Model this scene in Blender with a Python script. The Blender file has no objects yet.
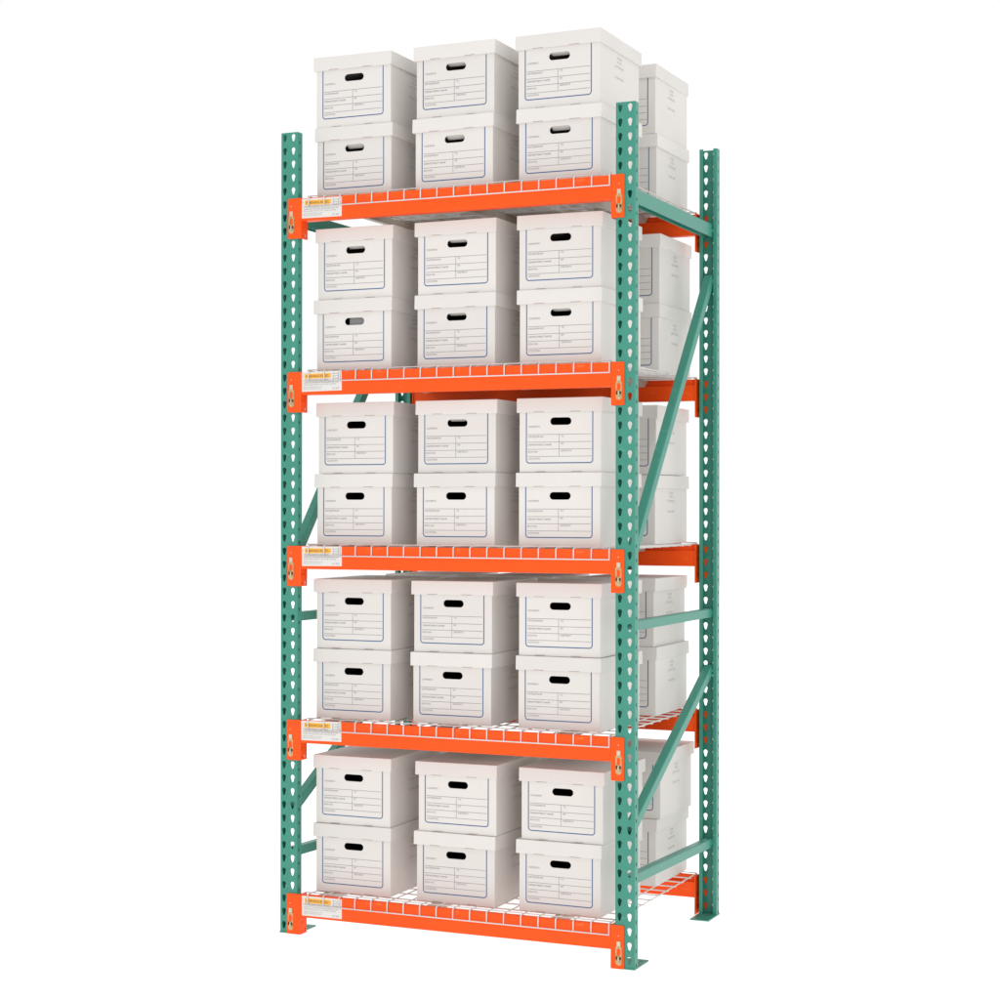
import bpy, bmesh, math, random
from mathutils import Vector, Matrix
random.seed(7)
S = 0.0254                                     # everything is laid out in inches and built in metres
scn = bpy.context.scene
COL = scn.collection

# ------------------------------------------------------------------ measured layout (inches)
W, D = 53.57, 38.97                            # left-to-right post offset, outer depth of the frame
PW, PD, PT = 2.9, 1.45, 0.10                   # post width, depth, sheet thickness
H = 120.0
LEVELS = [6, 32, 58, 84, 110]
LEVEL_NAMES = ['bottom', 'fourth', 'middle', 'second', 'top']

# ------------------------------------------------------------------ materials
def new_mat(name):
    m = bpy.data.materials.new(name); m.use_nodes = True
    return m, m.node_tree.nodes, m.node_tree.links, m.node_tree.nodes['Principled BSDF']

def paint(name, col, rough, var=0.06, scale=6.0, bump=0.02, metal=0.0, spec=0.5, coat=0.0, wear=None):
    m, N, L, b = new_mat(name)
    tc = N.new('ShaderNodeTexCoord'); nz = N.new('ShaderNodeTexNoise')
    nz.inputs['Scale'].default_value = scale; nz.inputs['Detail'].default_value = 5
    L.new(tc.outputs['Object'], nz.inputs['Vector'])
    mx = N.new('ShaderNodeMix'); mx.data_type = 'RGBA'
    lo = [c * (1 - var) for c in col]; hi = [min(1, c * (1 + var)) for c in col]
    mx.inputs[6].default_value = (*lo, 1); mx.inputs[7].default_value = (*hi, 1)
    L.new(nz.outputs['Fac'], mx.inputs[0]); L.new(mx.outputs[2], b.inputs['Base Color'])
    mr = N.new('ShaderNodeMapRange'); mr.inputs[3].default_value = rough - .07; mr.inputs[4].default_value = rough + .07
    L.new(nz.outputs['Fac'], mr.inputs[0]); L.new(mr.outputs[0], b.inputs['Roughness'])
    if bump:
        n2 = N.new('ShaderNodeTexNoise'); n2.inputs['Scale'].default_value = scale * 12
        L.new(tc.outputs['Object'], n2.inputs['Vector'])
        bp = N.new('ShaderNodeBump'); bp.inputs['Strength'].default_value = bump * 5; bp.inputs['Distance'].default_value = 0.002
        L.new(n2.outputs['Fac'], bp.inputs['Height']); L.new(bp.outputs[0], b.inputs['Normal'])
    if wear:                                     # sparse scuffs and rubbed streaks in the enamel
        mpg = N.new('ShaderNodeMapping'); mpg.inputs['Scale'].default_value = (6, 22, 22); L.new(tc.outputs['Object'], mpg.inputs['Vector'])
        n3 = N.new('ShaderNodeTexNoise'); n3.inputs['Scale'].default_value = 2.2; n3.inputs['Detail'].default_value = 9; n3.inputs['Roughness'].default_value = .72
        L.new(mpg.outputs[0], n3.inputs['Vector'])
        r3 = N.new('ShaderNodeMapRange'); r3.inputs[1].default_value = .60; r3.inputs[2].default_value = .74; r3.inputs[4].default_value = .7
        L.new(n3.outputs['Fac'], r3.inputs[0])
        m3 = N.new('ShaderNodeMix'); m3.data_type = 'RGBA'; m3.inputs[7].default_value = (*wear, 1)
        L.new(r3.outputs[0], m3.inputs[0]); L.new(mx.outputs[2], m3.inputs[6]); L.new(m3.outputs[2], b.inputs['Base Color'])
    b.inputs['Metallic'].default_value = metal
    b.inputs['Specular IOR Level'].default_value = spec
    b.inputs['Coat Weight'].default_value = coat; b.inputs['Coat Roughness'].default_value = .25
    return m

GREEN = paint('green_enamel', (0.036, 0.245, 0.180), .36, .12, 9, .04, spec=.5, wear=(.16, .42, .34))
ORANGE = paint('orange_enamel', (0.90, 0.086, 0.005), .40, .07, 7, .04, spec=.22, wear=(.95, .26, .10))
CARD = paint('white_card', (0.695, 0.668, 0.640), .75, .035, 5, .05, spec=.25)
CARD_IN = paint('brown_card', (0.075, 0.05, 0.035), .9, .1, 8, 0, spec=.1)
WIRE = paint('wire_coating', (0.66, 0.625, 0.60), .35, .06, 20, 0)
SHEET = paint('galvanised_sheet', (0.74, 0.69, 0.63), .5, .08, 10, .02)
BRASS = paint('yellow_zinc', (0.50, 0.37, 0.17), .3, .55, 60, .04, metal=.55)
STEEL = paint('rivet_steel', (0.62, 0.55, 0.42), .3, .2, 40, .0, metal=.75)
BLUE = paint('blue_ink', (0.060, 0.125, 0.270), .7, .05, 20, 0, spec=.2)
INK = paint('grey_ink', (0.21, 0.20, 0.22), .7, .05, 20, 0, spec=.2)
INK2 = paint('faded_ink', (0.42, 0.40, 0.40), .7, .05, 20, 0, spec=.2)
DARK = paint('fold_slot', (0.33, 0.24, 0.20), .9, .1, 20, 0, spec=.1)
STICK = paint('sticker_white', (0.68, 0.665, 0.64), .45, .03, 20, 0)
YEL = paint('sticker_yellow', (0.86, 0.42, 0.03), .5, .04, 20, 0)
BLK = paint('sticker_black', (0.035, 0.03, 0.03), .5, .05, 20, 0)
GRY = paint('sticker_grey', (0.22, 0.22, 0.23), .5, .05, 20, 0)
m, N, L, b = new_mat('white_floor_added_glow')      # white floor; emission added to wash out the rack's shadows
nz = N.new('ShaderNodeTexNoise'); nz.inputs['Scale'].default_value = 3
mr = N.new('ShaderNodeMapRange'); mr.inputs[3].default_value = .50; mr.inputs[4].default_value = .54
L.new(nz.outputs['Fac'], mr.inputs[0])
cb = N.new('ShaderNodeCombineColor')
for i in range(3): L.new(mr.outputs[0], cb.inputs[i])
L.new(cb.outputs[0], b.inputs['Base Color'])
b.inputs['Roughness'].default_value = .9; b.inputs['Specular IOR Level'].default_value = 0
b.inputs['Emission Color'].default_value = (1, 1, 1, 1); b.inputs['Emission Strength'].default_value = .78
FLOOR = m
N, L, b = CARD.node_tree.nodes, CARD.node_tree.links, CARD.node_tree.nodes['Principled BSDF']
oi = N.new('ShaderNodeObjectInfo'); rng = N.new('ShaderNodeMapRange'); rng.inputs[3].default_value = .955; rng.inputs[4].default_value = 1.02
L.new(oi.outputs['Random'], rng.inputs[0])
old = b.inputs['Base Color'].links[0].from_socket
sc = N.new('ShaderNodeVectorMath'); sc.operation = 'SCALE'; L.new(old, sc.inputs[0]); L.new(rng.outputs[0], sc.inputs[3])
tc = N.new('ShaderNodeTexCoord'); mp = N.new('ShaderNodeVectorMath'); mp.operation = 'ADD'
L.new(tc.outputs['Object'], mp.inputs[0]); cb2 = N.new('ShaderNodeCombineXYZ')
m10 = N.new('ShaderNodeMath'); m10.operation = 'MULTIPLY'; m10.inputs[1].default_value = 40; L.new(oi.outputs['Random'], m10.inputs[0])
L.new(m10.outputs[0], cb2.inputs[0]); L.new(cb2.outputs[0], mp.inputs[1])
n3 = N.new('ShaderNodeTexNoise'); n3.inputs['Scale'].default_value = 14; n3.inputs['Detail'].default_value = 8; n3.inputs['Roughness'].default_value = .7
L.new(mp.outputs[0], n3.inputs['Vector'])
r3 = N.new('ShaderNodeMapRange'); r3.inputs[1].default_value = .60; r3.inputs[2].default_value = .80; r3.inputs[3].default_value = 0; r3.inputs[4].default_value = .35
L.new(n3.outputs['Fac'], r3.inputs[0])
mx = N.new('ShaderNodeMix'); mx.data_type = 'RGBA'; mx.inputs[7].default_value = (.60, .54, .48, 1)
L.new(r3.outputs[0], mx.inputs[0]); L.new(sc.outputs[0], mx.inputs[6]); L.new(mx.outputs[2], b.inputs['Base Color'])
n4 = N.new('ShaderNodeTexNoise'); n4.inputs['Scale'].default_value = 5; n4.inputs['Detail'].default_value = 1.5; L.new(mp.outputs[0], n4.inputs['Vector'])
bp = N.new('ShaderNodeBump'); bp.inputs['Strength'].default_value = .35; bp.inputs['Distance'].default_value = .02
L.new(n4.outputs['Fac'], bp.inputs['Height']); L.new(bp.outputs[0], b.inputs['Normal'])

# ------------------------------------------------------------------ helpers
def link(name, me, parent=None, loc=(0, 0, 0)):
    o = bpy.data.objects.new(name, me); COL.objects.link(o)
    o.parent = parent; o.location = [c * S for c in loc]
    return o

def finish(bm, mats, merge=True):
    me = bpy.data.meshes.new('m')
    if merge: bmesh.ops.remove_doubles(bm, verts=bm.verts, dist=1e-4)
    bmesh.ops.recalc_face_normals(bm, faces=bm.faces)
    bmesh.ops.scale(bm, vec=(S, S, S), verts=bm.verts)
    bm.to_mesh(me); bm.free()
    for x in (mats if isinstance(mats, (list, tuple)) else [mats]): me.materials.append(x)
    return me

def empty(name, loc, label, cat, group=None):
    o = bpy.data.objects.new(name, None); COL.objects.link(o)
    o.location = [c * S for c in loc]; o.empty_display_size = .1
    o['label'] = label; o['category'] = cat
    if group: o['group'] = group
    return o

def box(bm, x0, x1, y0, y1, z0, z1, mat=0, bev=0.0, seg=2):
    vs = [bm.verts.new((x, y, z)) for x in (x0, x1) for y in (y0, y1) for z in (z0, z1)]
    F = [(0, 1, 3, 2), (4, 6, 7, 5), (0, 4, 5, 1), (2, 3, 7, 6), (0, 2, 6, 4), (1, 5, 7, 3)]
    fs = [bm.faces.new([vs[i] for i in f]) for f in F]
    for f in fs: f.material_index = mat
    if bev:
        es = list({e for f in fs for e in f.edges})
        r = bmesh.ops.bevel(bm, geom=es, offset=bev, segments=seg, affect='EDGES', profile=.6)
        for f in r['faces']: f.material_index = mat
    return fs

def tube(bm, pts, r, n=8, mat=0):
    pts = [Vector(p) for p in pts]; rings = []
    up = None
    for i, p in enumerate(pts):
        a = (pts[i] - pts[i - 1]).normalized() if i else (pts[1] - pts[0]).normalized()
        c = (pts[i + 1] - pts[i]).normalized() if i < len(pts) - 1 else a
        t = (a + c).normalized()
        if up is None: up = t.orthogonal().normalized()
        up = (up - t * up.dot(t)).normalized(); s = t.cross(up)
        k = 1 / max(.6, t.dot(a))
        rings.append([bm.verts.new(p + (up * math.cos(2 * math.pi * j / n) + s * math.sin(2 * math.pi * j / n)) * r * (k if 0 < i < len(pts) - 1 else 1)) for j in range(n)])
    for A, B in zip(rings, rings[1:]):
        for j in range(n):
            f = bm.faces.new((A[j], A[(j + 1) % n], B[(j + 1) % n], B[j])); f.smooth = True; f.material_index = mat
    bm.faces.new(rings[0][::-1]).material_index = mat; bm.faces.new(rings[-1]).material_index = mat

def cell(bm, P, s0, s1, z0, z1, hole, t, mat=0):
    """Sheet-metal rectangle [s0,s1]x[z0,z1] with one hole cut right through it. P(s, z, depth) places a point."""
    cx = sum(h[0] for h in hole) / len(hole); cz = sum(h[1] for h in hole) / len(hole)
    n = len(hole)
    def edge(h):
        dx, dz = h[0] - cx, h[1] - cz
        k = min(((s1 - cx) / dx if dx > 1e-9 else (s0 - cx) / dx if dx < -1e-9 else 1e9),
                ((z1 - cz) / dz if dz > 1e-9 else (z0 - cz) / dz if dz < -1e-9 else 1e9))
        return (cx + dx * k, cz + dz * k)
    rim = [edge(h) for h in hole]
    # snap the closest rim point to each corner
    for c in ((s0, z0), (s1, z0), (s1, z1), (s0, z1)):
        j = min(range(n), key=lambda i: (rim[i][0] - c[0]) ** 2 + (rim[i][1] - c[1]) ** 2); rim[j] = c
    for d, flip in ((0, False), (t, True)):
        hv = [bm.verts.new(P(*h, d)) for h in hole]; rv = [bm.verts.new(P(*r, d)) for r in rim]
        for j in range(n):
            k = (j + 1) % n
            q = (hv[j], rv[j], rv[k], hv[k])
            bm.faces.new(q[::-1] if flip else q).material_index = mat
        if d == 0: h0 = hv
        else:
            for j in range(n):
                k = (j + 1) % n
                bm.faces.new((h0[j], h0[k], hv[k], hv[j])).material_index = mat

def teardrop(cx, cz, R=.335, r=.17, drop=.62, n=9):
    """Round head above, smaller round foot below, outline counter-clockwise."""
    a = math.asin((R - r) / drop); pts = []
    for i in range(n + 1):
        t = -a + (math.pi + 2 * a) * i / n; pts.append((cx + R * math.cos(t), cz + R * math.sin(t)))
    for i in range(6):
        t = math.pi + a + (math.pi - 2 * a) * i / 5; pts.append((cx + r * math.cos(t), cz - drop + r * math.sin(t)))
    return pts

def ellipse(cx, cz, a, b, n=12, p0=0):
    return [(cx + a * math.cos(2 * math.pi * i / n + p0), cz + b * math.sin(2 * math.pi * i / n + p0)) for i in range(n)]

def text_mesh(body, size, width=None, spacing=1.0):
    cu = bpy.data.curves.new('t', 'FONT'); cu.body = body; cu.size = size; cu.space_character = spacing
    cu.resolution_u = 2
    o = bpy.data.objects.new('t', cu); COL.objects.link(o)
    dg = bpy.context.evaluated_depsgraph_get(); dg.update()
    me = bpy.data.meshes.new_from_object(o.evaluated_get(dg))
    bpy.data.objects.remove(o); bpy.data.curves.remove(cu)
    vs = [v.co.copy() for v in me.vertices]; fs = [list(p.vertices) for p in me.polygons]
    bpy.data.meshes.remove(me)
    if vs:
        x0 = min(v.x for v in vs); x1 = max(v.x for v in vs)
        k = (width / (x1 - x0)) if width else 1
        for v in vs: v.x = (v.x - x0) * k
    return vs, fs

def put_text(bm, body, size, M, mat, width=None):
    """M(u, v) -> point in inches"""
    vs, fs = text_mesh(body, size, width)
    V = [bm.verts.new(M(v.x, v.y)) for v in vs]
    for f in fs:
        try: bm.faces.new([V[i] for i in f]).material_index = mat
        except ValueError: pass

# ------------------------------------------------------------------ upright posts
def post_mesh():
    bm = bmesh.new(); w, d, t, r = PW, PD, PT, .14
    # outer outline, walked lip -> left side -> face -> right side -> lip
    lip = .62
    def arc(cx, cy, a0, a1, n=3): return [(cx + r * math.cos(math.radians(a0 + (a1 - a0) * i / n)), cy + r * math.sin(math.radians(a0 + (a1 - a0) * i / n))) for i in range(n + 1)]
    path = [(lip, d)] + arc(r, d - r, 90, 180) + arc(r, r, 180, 270) + arc(w - r, r, 270, 360) + arc(w - r, d - r, 0, 90) + [(w - lip, d)]
    P = [Vector((x, y)) for x, y in path]
    n = len(P); nor = []
    for i in range(n):
        a = (P[i] - P[i - 1]).normalized() if i else (P[1] - P[0]).normalized()
        c = (P[i + 1] - P[i]).normalized() if i < n - 1 else (P[-1] - P[-2]).normalized()
        tt = (a + c).normalized(); nn = Vector((-tt.y, tt.x)); nor.append(nn / max(.5, nn.dot(Vector((-a.y, a.x)))))
    Q = [p + q * t for p, q in zip(P, nor)]
    o = [[bm.verts.new((p.x, p.y, z)) for z in (0, H)] for p in P]
    q = [[bm.verts.new((p.x, p.y, z)) for z in (0, H)] for p in Q]
    for i in range(n - 1):
        L_ = (P[i + 1] - P[i]).length
        holes = None
        face = abs(P[i].y) < 1e-6 and abs(P[i + 1].y) < 1e-6
        side = (abs(P[i].x - P[i + 1].x) < 1e-6) and L_ > .5
        if face:
            for s0, s1, hc in ((r, w / 2, .66), (w / 2, w - r, 2.12)):
                for k in range(60):
                    cell(bm, lambda s, z, dd: (s, dd, z), s0, s1, 2 * k, 2 * k + 2, teardrop(hc, 2 * k + 1.42), t)
        elif side:
            x = P[i].x; sg = 1 if x < 1 else -1
            for k in range(60):
                cell(bm, lambda s, z, dd: (x + sg * dd, s, z), r, d - r, 2 * k, 2 * k + 2, ellipse(.60, 2 * k + .5, .2, .3), t)
        else:
            bm.faces.new((o[i][0], o[i + 1][0], o[i + 1][1], o[i][1]))
            bm.faces.new((q[i][0], q[i][1], q[i + 1][1], q[i + 1][0]))
        for e, fl in ((0, 0), (1, 1)):
            bm.faces.new((o[i][e], o[i + 1][e], q[i + 1][e], q[i][e]))
    for i in (0, n - 1): bm.faces.new((o[i][0], o[i][1], q[i][1], q[i][0]))
    bmesh.ops.remove_doubles(bm, verts=bm.verts, dist=1e-4)
    return finish(bm, GREEN, False)

def foot_mesh():
    bm = bmesh.new(); box(bm, -.06, PW + .06, -.1, 5.7, 0, .2, bev=.04)
    for x in (.7, 2.2):                                            # anchor bolts' holes read as dark dots
        bmesh.ops.create_cone(bm, cap_ends=True, segments=14, radius1=.24, radius2=.24, depth=.05, matrix=Matrix.Translation((x, 4.6, .215)))
    return finish(bm, GREEN, False)

rack = empty('pallet_rack', (0, 0, 0), 'tall five-level pallet rack, green perforated posts and orange beams, holding white boxes', 'pallet rack')
pm, fm = post_mesh(), foot_mesh()
for x in (0, W):
    for rear in (0, 1):
        p = link('upright_post', pm, rack, (x, D if rear else 0, .0))
        if rear: p.scale = (1, -1, 1)
        f = link('foot_plate', fm, p)

# ------------------------------------------------------------------ frame braces (open channels)
def channel_mesh(A, B, xw=1.35, h=1.35, t=.1, flip=1):
    bm = bmesh.new(); A, B = Vector(A), Vector(B)
    d = (B - A).normalized(); xx = Vector((1, 0, 0)); up = xx.cross(d).normalized()
    if up.z < 0: up = -up
    r = .17
    prof = []
    def arc(cx, cy, a0, a1, n=4, rr=r): return [(cx + rr * math.cos(math.radians(a0 + (a1 - a0) * i / n)), cy + rr * math.sin(math.radians(a0 + (a1 - a0) * i / n))) for i in range(n + 1)]
    hw = xw / 2; hh = h / 2
    outer = [(-hw, -hh)] + arc(-hw + r, hh - r, 180, 90) + arc(hw - r, hh - r, 90, 0) + [(hw, -hh)]
    inner = [(hw - t, -hh)] + [(hw - t, hh - t)] + [(-hw + t, hh - t)] + [(-hw + t, -hh)]
    prof = outer + inner
    ra = [bm.verts.new(A + xx * a + up * b * flip) for a, b in prof]; rb = [bm.verts.new(B + xx * a + up * b * flip) for a, b in prof]
    n = len(prof)
    for i in range(n):
        f = bm.faces.new((ra[i], ra[(i + 1) % n], rb[(i + 1) % n], rb[i]))
    ends = []
    for R_ in (ra, rb):
        f = bm.faces.new(R_); ends.append(f)
    bmesh.ops.triangulate(bm, faces=ends)
    # bolt heads near the ends, on the outer flange
    for Pn, sg in ((A, 1), (B, -1)):
        c = Pn + d * sg * .55
        for s in (1, -1):
            bmesh.ops.create_cone(bm, cap_ends=True, segments=6, radius1=.26, radius2=.22, depth=.2,
                                  matrix=Matrix.Translation(c + xx * s * (hw + .08)) @ Matrix.Rotation(math.radians(90 * s), 4, 'Y'))
    return finish(bm, GREEN, False)
for x in (PW / 2, W + PW / 2):
    for (y0, z0, y1, z1, hh) in ((.9, 107.35, D - .9, 107.15, 2.1), (.9, 47.35, D - .9, 47.35, 1.35), (.9, 12.1, D - .9, 11.35, 1.35),
                                 (1.0, 55.6, D - .95, 99.8, 1.35), (1.0, 18.5, D - .95, 38.6, 1.35)):
        link('frame_brace', channel_mesh((x, y0, z0), (x, y1, z1), h=hh), rack)

# ------------------------------------------------------------------ beams
X0, X1 = 3.45, 53.05                            # beam ends
def beam_mesh():
    bm = bmesh.new(); r = .16
    def arc(cy, cz, a0, a1, n=4, rr=r): return [(cy + rr * math.cos(math.radians(a0 + (a1 - a0) * i / n)), cz + rr * math.sin(math.radians(a0 + (a1 - a0) * i / n))) for i in range(n + 1)]
    y0, y1, ys, zt, zs, zb = -.1, 1.55, .78, 0, -.95, -3.42
    prof = arc(y0 + r, zb + r, 270, 180) + arc(y0 + r, zt - r, 180, 90) + arc(ys - r, zt - r, 90, 0) + [(ys, zs)] + arc(y1 - r, zs - r, 90, 0) + arc(y1 - r, zb + r, 0, -90)
    a = [bm.verts.new((X0, y, z)) for y, z in prof]; b_ = [bm.verts.new((X1, y, z)) for y, z in prof]
    n = len(prof)
    for i in range(n):
        f = bm.faces.new((a[i], a[(i + 1) % n], b_[(i + 1) % n], b_[i]))
    bm.faces.new(a[::-1]); bm.faces.new(b_)
    return finish(bm, ORANGE, False)

def connector_mesh(xo, xi):
    """Angle: plate on the post face from xo to the fold at xi, return leg running back along the post's inner side."""
    bm = bmesh.new(); sg = 1 if xi > xo else -1; t = .16; yf = -.2; yb = 1.75
    # front plate with three empty rivet slots is one sheet; rounded corners
    z0, z1, r = -6.0, .02, .2
    def arc(cx, cz, a0, a1, n=3): return [(cx + r * math.cos(math.radians(a0 + (a1 - a0) * i / n)), cz + r * math.sin(math.radians(a0 + (a1 - a0) * i / n))) for i in range(n + 1)]
    w = abs(xi - xo) - .12
    out = arc(r, z0 + r, 180, 270) + [(w, z0), (w, z1)] + arc(r, z1 - r, 90, 180)
    fa = [bm.verts.new((xo + sg * a, yf, z)) for a, z in out]; fb = [bm.verts.new((xo + sg * a, yf + t, z)) for a, z in out]
    bm.faces.new(fa); bm.faces.new(fb[::-1])
    for i in range(len(out)): bm.faces.new((fa[i], fb[i], fb[(i + 1) % len(out)], fa[(i + 1) % len(out)]))
    # rounded fold
    xa = xo + sg * w; R = .14
    pr = [(xa, yf)] + [(xa + sg * R * math.sin(math.radians(a)), yf + R - R * math.cos(math.radians(a))) for a in (22, 45, 67, 90)]
    xs = pr[-1][0]; pr += [(xs, yf + .35), (xs - sg * t, yf + .35), (xs - sg * t, yf + t), (xa, yf + t)]
    A = [bm.verts.new((x, y, z0)) for x, y in pr]; B = [bm.verts.new((x, y, z1)) for x, y in pr]
    for i in range(len(pr)): bm.faces.new((A[i], A[(i + 1) % len(pr)], B[(i + 1) % len(pr)], B[i]))
    bm.faces.new(A); bm.faces.new(B)
    # return leg, its lower end pierced
    Pf = lambda s, z, dd: (xs - sg * dd, s, z)
    y_ = yf + .35
    cell(bm, Pf, y_, .55, -5.0, -3.4, ellipse(.3, -4.25, .14, .2), t)
    cell(bm, Pf, y_, .55, -6.0, -5.0, ellipse(.3, -5.55, .14, .2), t)
    cell(bm, Pf, .55, yb, -5.0, -3.4, ellipse(.85, -4.2, .12, .12), t)
    cell(bm, Pf, .55, yb, -6.0, -5.0, ellipse(1.25, -5.5, .24, .32, 4, math.pi / 4), t)
    x2, x3 = sorted((xs, xs - sg * t))
    box(bm, x2, x3, y_, yb, -3.4, z1)
    box(bm, x2, x3, yb, yb + .03, -6.0, z1)
    return finish(bm, ORANGE, False)

def clip_mesh(cx):
    """zinc safety clip held by rivets, on the connector face"""
    bm = bmesh.new(); y = -.26
    def stad(hw, z0, z1, n=8):
        return [(cx + hw * math.cos(math.pi * i / n), z1 - hw + hw * math.sin(math.pi * i / n)) for i in range(n + 1)] + \
               [(cx - hw * math.cos(math.pi * i / n), z0 + hw - hw * math.sin(math.pi * i / n)) for i in range(n + 1)]
    o = stad(.44, -5.3, -2.5); i_ = stad(.25, -4.0, -2.95)
    va = [bm.verts.new((x, y, z)) for x, z in o]; vb = [bm.verts.new((x, y, z)) for x, z in i_]
    wa = [bm.verts.new((x, -.2, z)) for x, z in o]; wb = [bm.verts.new((x, -.2, z)) for x, z in i_]
    n = len(o)
    for k in range(n):
        j = (k + 1) % n
        for q in ((va[k], va[j], vb[j], vb[k]), (va[k], wa[k], wa[j], va[j]), (vb[k], vb[j], wb[j], wb[k])): bm.faces.new(q)
    box(bm, cx - .26, cx + .30, y - .08, -.2, -2.62, -1.95, 1, .05)         # bright square latch
    box(bm, cx - .40, cx - .18, y - .05, y + .002, -4.55, -4.05, 2, .03); box(bm, cx + .12, cx + .36, y - .05, y + .002, -4.5, -4.1, 2, .03)
    box(bm, cx - .09, cx + .09, y - .12, y + .002, -4.75, -4.15, 1, .03)
    for z, rr in ((-2.28, .12), (-5.0, .14), (-1.2, .09)):
        bmesh.ops.create_uvsphere(bm, u_segments=12, v_segments=7, radius=rr, matrix=Matrix.Translation((cx, y - .02, z)) @ Matrix.Diagonal((1, .6, 1, 1)))
        for f in bm.faces:
            if (f.calc_center_median() - Vector((cx, y - .02, z))).length < rr * 1.02 and len(f.verts) < 5 and f.calc_area() < .02: f.material_index = 1
    return finish(bm, [BRASS, STEEL, CARD_IN], False)

def label_mesh():
    bm = bmesh.new(); x0, x1, z0, z1 = 3.68, 10.45, -3.0, -.08; y = -.115
    box(bm, x0, x1, y, -.1, z0, z1, 0)
    yy = y - .006; M = lambda ox, oz: (lambda u, v: (ox + u, yy - .004, oz + v))
    def flat(a, b, c, d, mt, dy=0):
        f = bm.faces.new([bm.verts.new((x, yy - dy, z)) for x, z in ((a, c), (b, c), (b, d), (a, d))]); f.material_index = mt
    flat(x0 + .5, x0 + 4.95, -1.08, -.36, 1)
    put_text(bm, 'WARNING', .56, M(x0 + .65, -.92), 2, 2.35)
    put_text(bm, 'RACKS', .56, M(x0 + 3.15, -.92), 2, 1.4)
    put_text(bm, '!', .5, M(x0 + .2, -.9), 2)
    put_text(bm, 'DO NOT EXCEED LOAD LIMIT', .34, M(x0 + .3, -1.42), 3, 4.3)
    for i, (a, t_) in enumerate((('READ ALL INSTRUCTIONS BEFORE USE', 5.9), ('ANCHOR POSTS TO THE FLOOR', 5.5))):
        put_text(bm, a, .24, M(x0 + .3, -1.78 - i * .3), 3, t_)
    put_text(bm, 'INSPECT BEAMS AND CLIPS', .18, M(x0 + .3, -2.42), 3, 3.2)
    put_text(bm, 'REPLACE DAMAGED PARTS', .18, M(x0 + .3, -2.68), 3, 3.0)
    put_text(bm, '0120', .34, M(x0 + 5.2, -2.76), 3, 1.1)
    # small line drawing of a rack
    for a in (5.3, 6.2): flat(x0 + a, x0 + a + .06, -1.35, -.3, 3)
    for z in (-.5, -.85, -1.2): flat(x0 + 5.3, x0 + 6.2, z, z + .06, 3, .003)
    return finish(bm, [STICK, YEL, BLK, GRY], False)

bmsh = beam_mesh(); cl, cr = connector_mesh(1.3, 3.55), connector_mesh(W + PW - 1.55, 52.98)
kl, kr = clip_mesh(1.95), clip_mesh(W + PW - 2.3); lm = label_mesh()
for L_ in LEVELS:
    for rear in (0, 1):
        b = link('beam', bmsh, rack, (0, D if rear else 0, L_))
        if rear: b.scale = (1, -1, 1)
        for me in (cl, cr): link('end_connector', me, b)
        for me in (kl, kr): link('safety_clip', me, b, (random.uniform(-.05, .05), 0, random.uniform(-.25, .25)))
        if not rear:
            s = link('warning_sticker', lm, b, (random.uniform(-.05, .3) if L_ in (6, 58) else 0, 0, -.1 if L_ == 6 else 0)); s.rotation_euler = (0, math.radians(random.uniform(-.8, .8)), 0); s['label'] = 'white safety sticker with a yellow strip'

# ------------------------------------------------------------------ wire decks
def deck_mesh(i):
    bm = bmesh.new(); r = .10; rnd = random.Random(i)
    xs = [52.75 - 2.66 * k for k in range(19)]
    top = .13
    for x in xs:
        yf, yb = -.24, D + .24
        tube(bm, [(x, yf, -1.42), (x, yf, top - .25), (x, yf + .08, top - .07), (x, yf + .3, top), (x, D / 2, top - rnd.uniform(0, .06)), (x, yb - .3, top), (x, yb - .08, top - .07), (x, yb, top - .25), (x, yb, -1.42)], r)
    a, b_ = xs[-1] - .5, xs[0] + .08
    ys = [3.4 + 3.6 * k for k in range(10)]
    for y in ys: tube(bm, [(a, y, top - .19), (b_, y, top - .19)], r)
    for y in (-.24, D + .24): tube(bm, [(a, y, -1.42), (b_, y, -1.42)], r)
    for y in (.45, D - .45): tube(bm, [(a, y, top + .17), (b_, y, top + .17)], r * .8)
    return finish(bm, WIRE, False)
def chan_mesh(x):
    bm = bmesh.new(); zt = -.17; h = .98; w = .85; t = .07; ya, yb = .86, D - .86
    fl = 1.5
    # shallow U with flared, rounded ends
    prof = [(-w, zt), (-w * .8, zt), (-w * .55, zt - h), (w * .55, zt - h), (w * .8, zt), (w, zt)]
    rows = []
    for y, k in ((ya, .35), (ya + .5, .8), (ya + 1.2, 1), (yb - 1.2, 1), (yb - .5, .8), (yb, .35)):
        rows.append([bm.verts.new((x + a, y, zt + (z - zt) * k)) for a, z in prof])
    for A, B in zip(rows, rows[1:]):
        for j in range(len(prof) - 1): bm.faces.new((A[j], A[j + 1], B[j + 1], B[j]))
    bmesh.ops.solidify(bm, geom=bm.faces, thickness=t)
    return finish(bm, SHEET, False)
cms = [chan_mesh(x) for x in (6.6, 24.6, 44.2)]
DECK_LABEL = {6: 'white wire mesh deck of the bottom shelf, just above the floor', 32: 'white wire mesh deck of the second shelf up from the floor',
              58: 'white wire mesh deck of the middle shelf of the rack', 84: 'white wire mesh deck of the second shelf down from the top', 110: 'white wire mesh deck of the top shelf'}
for i, L_ in enumerate(LEVELS):
    o = link('wire_deck', deck_mesh(i), None, (0, 0, L_)); o['label'] = DECK_LABEL[L_]; o['category'] = 'wire shelf'; o['group'] = 'wire decks lying on the orange beams'
    for cm in cms: link('support_channel', cm, o)

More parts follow.
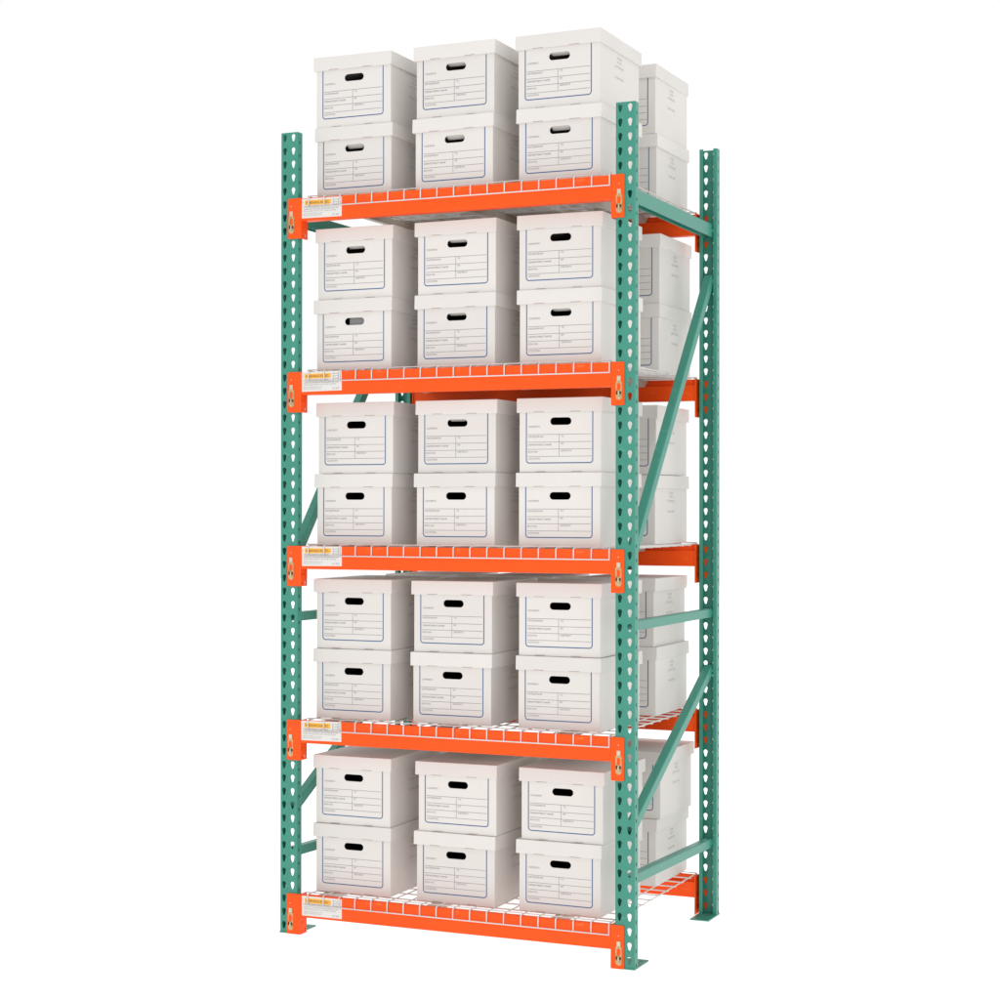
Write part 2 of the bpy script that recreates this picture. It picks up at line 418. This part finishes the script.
# ------------------------------------------------------------------ archive boxes
BW, BD, BH, LH = 12.5, 15.6, 10.4, 2.0          # body width, depth, stack height, lid height
LW, LD = 13.1, 16.25
def body_mesh(v):
    rnd = random.Random(v * 11 + 3)
    bm = bmesh.new(); x0, x1, y0, y1, z1 = -BW / 2, BW / 2, 0, BD, BH - .2
    r = .10; t = .14
    # shell: front with a hand hole (a real hole with a wall), other faces closed
    def stad(cx, cz, hw, hh, n=6):
        p = []
        for q, (sx, sz) in enumerate(((1, 1), (-1, 1), (-1, -1), (1, -1))):
            for i in range(n + 1):
                a = math.radians(90 * q + 90 * i / n)
                p.append((cx + sx * (hw - hh * .95) + hh * .95 * math.cos(a), cz + (hh * .95) * math.sin(a)))
        out = []
        for a in p:
            if not out or (abs(a[0] - out[-1][0]) + abs(a[1] - out[-1][1])) > 1e-5: out.append(a)
        return out
    hole = stad(.12, 7.12, 1.62, .56)
    cell(bm, lambda s, z, dd: (s, dd, z), x0 + r, x1 - r, 0.0, z1, hole, t)
    def quad(*p, mt=0):
        f = bm.faces.new([bm.verts.new(q) for q in p]); f.material_index = mt; return f
    # rounded vertical corners
    def corner(cx, cy, a0):
        pr = [(cx + r * math.cos(math.radians(a0 + i * 30)), cy + r * math.sin(math.radians(a0 + i * 30))) for i in range(4)]
        for a, b in zip(pr, pr[1:]):
            f = quad((a[0], a[1], 0), (b[0], b[1], 0), (b[0], b[1], z1), (a[0], a[1], z1)); f.smooth = True
    corner(x0 + r, y0 + r, 180); corner(x1 - r, y0 + r, 270); corner(x1 - r, y1 - r, 0); corner(x0 + r, y1 - r, 90)
    quad((x1, r, 0), (x1, y1 - r, 0), (x1, y1 - r, z1), (x1, r, z1)); quad((x0, r, 0), (x0, y1 - r, 0), (x0, y1 - r, z1), (x0, r, z1))
    quad((x0 + r, y1, 0), (x1 - r, y1, 0), (x1 - r, y1, z1), (x0 + r, y1, z1))
    quad((x0, 0, 0), (x1, 0, 0), (x1, y1, 0), (x0, y1, 0)); quad((x0, 0, z1), (x1, 0, z1), (x1, y1, z1), (x0, y1, z1))
    # brown inner lining seen through the hand hole
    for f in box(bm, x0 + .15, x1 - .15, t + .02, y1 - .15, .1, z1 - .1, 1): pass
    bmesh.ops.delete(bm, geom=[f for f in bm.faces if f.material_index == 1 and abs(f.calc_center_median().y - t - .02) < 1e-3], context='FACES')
    if v in (1, 2):                             # hand-hole flap folded inwards, hanging from the top edge
        dz = (.48, .30)[v - 1]
        quad((-1.35, .15, 7.7), (1.6, .15, 7.7), (1.5, 1.0, 7.7 - dz), (-1.3, 1.0, 7.7 - dz))
    if v == 3: quad((-.95, .5, 6.4), (1.9, .5, 6.4), (1.9, .5, 7.8), (-.95, .5, 7.8), mt=6)   # a folder right behind the hole
    # printed form on the front
    e = .012
    def fl(a, b, c, d, mt, dy=0):
        f = bm.faces.new([bm.verts.new((x, -e - dy, z)) for x, z in ((a, c), (b, c), (b, d), (a, d))]); f.material_index = mt
    xa, xb, zb, zt, lw, R = x0 + 1.02, x1 - 1.2, 1.22, 8.6, .145, .5
    def arcf(cx, cz, a0):
        for i in range(6):
            a, c = math.radians(a0 + i * 15), math.radians(a0 + i * 15 + 15)
            f = bm.faces.new([bm.verts.new((cx + q * math.cos(g), -e, cz + q * math.sin(g))) for q, g in ((R, a), (R, c), (R - lw, c), (R - lw, a))]); f.material_index = 2
    fl(xa, xa + lw, zb + R, zt, 2); fl(xb - lw, xb, zb + R, zt, 2); fl(xa + R, xb - R, zb, zb + lw, 2)
    arcf(xa + R, zb + R, 180); arcf(xb - R, zb + R, 270)
    xm = x0 + 6.1; g = .055
    for z in (5.28, 4.22, 3.22, 2.2): fl(xa + .28, xb - .25, z - g / 2, z + g / 2, 3)
    fl(xm, xm + g, 2.23, 5.25, 3, .002)
    T = lambda ox, oz: (lambda u, v: (ox + u, -e - .003, oz + v))
    for s, x, z, wd in (('CONTENTS', xa + .38, 6.28, 1.75), ('DATES/FROM', xa + .38, 4.86, 2.3), ('DEPARTMENT NAME', xa + .38, 3.72, 3.55),
                        ('BOX NO.', xa + .38, 2.74, 1.5), ('LOCATION', xa + .38, 1.78, 1.75), ('TO', xm + .35, 4.9, .42), ('BY', xm + .35, 3.86, .42), ('DESTROY', xm + .35, 2.86, 1.6)):
        put_text(bm, s, .36, T(x, z), 3, wd)
    # fold slots along the bottom edge of the front
    for cx, sk in ((-2.9, .02), (2.6, -.02)): fl(cx - .75, cx + .75, .06, .12, 4)
    # small print on both long sides
    for side in (1, -1):
        xx = side * (BW / 2 + e)
        Ty = lambda oy, oz: (lambda u, v: (xx, oy + u if side > 0 else BD - oy - u, oz + v))
        for s, y, z, wd in (('STORE', 6.7, 7.55, 1.9), ('FILES', 6.9, 7.0, 1.6), ('LETTER SIZE', 5.9, 6.3, 3.4), ('LEGAL SIZE', 5.9, 4.75, 3.3)):
            put_text(bm, s, .45, Ty(y, z), 5, wd)
    me = finish(bm, [CARD, CARD_IN, BLUE, INK, DARK, INK2, GRY], False)
    return me

def lid_mesh(v):
    rnd = random.Random(v * 5 + 1)
    bm = bmesh.new(); x0, x1, y0, y1 = -LW / 2, LW / 2, -.33, LD - .33; z0, z1 = BH - LH, BH
    box(bm, x0, x1, y0, y1, z0, z1, 0, .09, 2)
    # slight sag / bow of the skirt
    for p in bm.verts:
        if p.co.z < z0 + .2:
            u = p.co.x / (LW / 2)
            if p.co.y < y0 + .3: p.co.y -= .05 + .03 * rnd.random(); p.co.z += .03 * u * rnd.uniform(-1, 1)
    def fl(a, b, c, d, mt=1, y=y0 - .012):
        f = bm.faces.new([bm.verts.new((x, y, z)) for x, z in ((a, c), (b, c), (b, d), (a, d))]); f.material_index = mt
    for cx in (-3.0, 2.55):
        k = rnd.uniform(-.15, .15)
        fl(cx - .8 + k, cx + .8 + k, z0 + .02, z0 + .085, 1, y0 - .075)
        f = bm.faces.new([bm.verts.new(q) for q in ((cx - .8, y0 + .16, z1 + .01), (cx + .8, y0 + .16, z1 + .01), (cx + .8, y0 + .3, z1 + .01), (cx - .8, y0 + .3, z1 + .01))]); f.material_index = 1
    me = finish(bm, [CARD, DARK], False)
    return me

bodies = [body_mesh(v) for v in range(4)]; lids = [lid_mesh(v) for v in range(4)]
proto = empty('archive_box', (0, 0, 0), 'x', 'storage box', 'white archive boxes stacked two high on the rack')
pb = link('body', bodies[0], proto); pl = link('lid', lids[0], proto)

import math as _m
CAMP = Vector((144.6516, -244.1842, 64.0543)); F = 1876.37
yaw, pit, rol = (_m.radians(a) for a in (23.9727, .1768, .0575))
fw = Vector((-_m.sin(yaw) * _m.cos(pit), _m.cos(yaw) * _m.cos(pit), _m.sin(pit))); r_ = Vector((_m.cos(yaw), _m.sin(yaw), 0)); u_ = r_.cross(fw)
Rr = r_ * _m.cos(rol) + u_ * _m.sin(rol); Uu = -r_ * _m.sin(rol) + u_ * _m.cos(rol)

# centre X (inches) of each front box, [level][column] = (lower, upper), measured; small shifts between boxes are real
CX = {110: [(11.05, 10.98), (27.6, 27.75), (44.2, 44.0)],
      84: [(11.2, 11.3), (28.0, 28.05), (44.3, 44.25)],
      58: [(11.2, 11.4), (27.95, 28.05), (44.2, 44.25)],
      32: [(11.15, 11.15), (27.35, 27.45), (44.15, 44.2)],
      6: [(11.05, 11.0), (27.95, 28.2), (44.35, 44.65)]}
COLN = ['left', 'middle', 'right']; LV = {6: 'bottom shelf', 32: 'second shelf up', 58: 'middle shelf', 84: 'second shelf down', 110: 'top shelf'}
YR = {110: 26.2, 84: 26.8, 58: 26.1, 32: 25.2, 6: 26.0}; BHL = {110: 10.5, 84: 10.62, 58: 10.56, 32: 10.4, 6: 10.2}
FL = {110: ((1, 1, 1), (0, 2, 2)), 84: ((3, 2, 2), (2, 2, 0)), 58: ((0, 0, 0), (0, 2, 0)), 32: ((0, 0, 0), (0, 0, 0)), 6: ((0, 0, 0), (0, 0, 0))}
first = True
for L_ in LEVELS:
    for row in (0, 1):
        for c in range(3):
            for k in (0, 1):
                if first: root, bo, li = proto, pb, pl; first = False
                else:
                    root = proto.copy(); COL.objects.link(root)
                    bo = pb.copy(); COL.objects.link(bo); bo.parent = root
                    li = pl.copy(); COL.objects.link(li); li.parent = root
                x = CX[L_][c][k] + (random.uniform(-.25, .25) + (.1 if c == 2 else 0) if row else 0)
                y = (2.4 + random.uniform(-.15, .15)) if row == 0 else (YR[L_] + random.uniform(-.15, .15))
                root.location = Vector((x, y, L_ + .24 + k * (BHL[L_] + .05))) * S
                root.rotation_euler = (0, 0, math.radians(random.uniform(-.45, .45)))
                root.scale = (1, .95 if row else 1.035, BHL[L_] / BH)
                bo.data = bodies[0 if row else FL[L_][k][c]]; li.data = random.choice(lids)
                li.location = Vector((random.uniform(-.05, .05), random.uniform(-.05, .04), 0)) * S
                li.rotation_euler = (math.radians(random.uniform(-.12, .12)), math.radians(random.uniform(-.3, .3)), math.radians(random.uniform(-.25, .25)))
                root['label'] = 'white archive box, %s of the %s %s pair on the %s' % (('lower', 'upper')[k], ('front', 'rear')[row], COLN[c], LV[L_])

# ------------------------------------------------------------------ floor, light, camera
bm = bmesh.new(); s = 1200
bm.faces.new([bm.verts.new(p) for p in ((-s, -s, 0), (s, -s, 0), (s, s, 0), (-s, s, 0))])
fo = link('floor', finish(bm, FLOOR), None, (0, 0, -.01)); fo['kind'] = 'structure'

w = bpy.data.worlds.new('World'); scn.world = w; w.use_nodes = True
bg = w.node_tree.nodes['Background']; bg.inputs[0].default_value = (1, 1, 1, 1); bg.inputs[1].default_value = 1.0

def softbox(loc, target, size, power, col=(1, .97, .93)):
    l = bpy.data.lights.new('softbox', 'AREA'); l.shape = 'RECTANGLE'; l.size, l.size_y = size; l.energy = power; l.color = col
    o = bpy.data.objects.new('softbox', l); COL.objects.link(o); o.location = Vector(loc) * S
    o.rotation_euler = (Vector(target) * S - o.location).to_track_quat('-Z', 'Y').to_euler()
    return o
softbox((205, -225, 58), (28, 0, 50), (2.0, 2.4), 88)

cam = bpy.data.cameras.new('cam'); co = bpy.data.objects.new('cam', cam); COL.objects.link(co)
M = Matrix((Rr, Uu, -fw)).transposed().to_4x4(); M.translation = CAMP * S; co.matrix_world = M
cam.sensor_width = 36; cam.lens = F / 1000 * 36; cam.clip_end = 200; cam.clip_start = .05
scn.camera = co
scn.view_settings.view_transform = 'Standard'; scn.view_settings.look = 'None'
scn.view_settings.exposure = 0; scn.view_settings.gamma = 1
try: scn.cycles.max_bounces = 12; scn.cycles.diffuse_bounces = 10
except Exception: pass
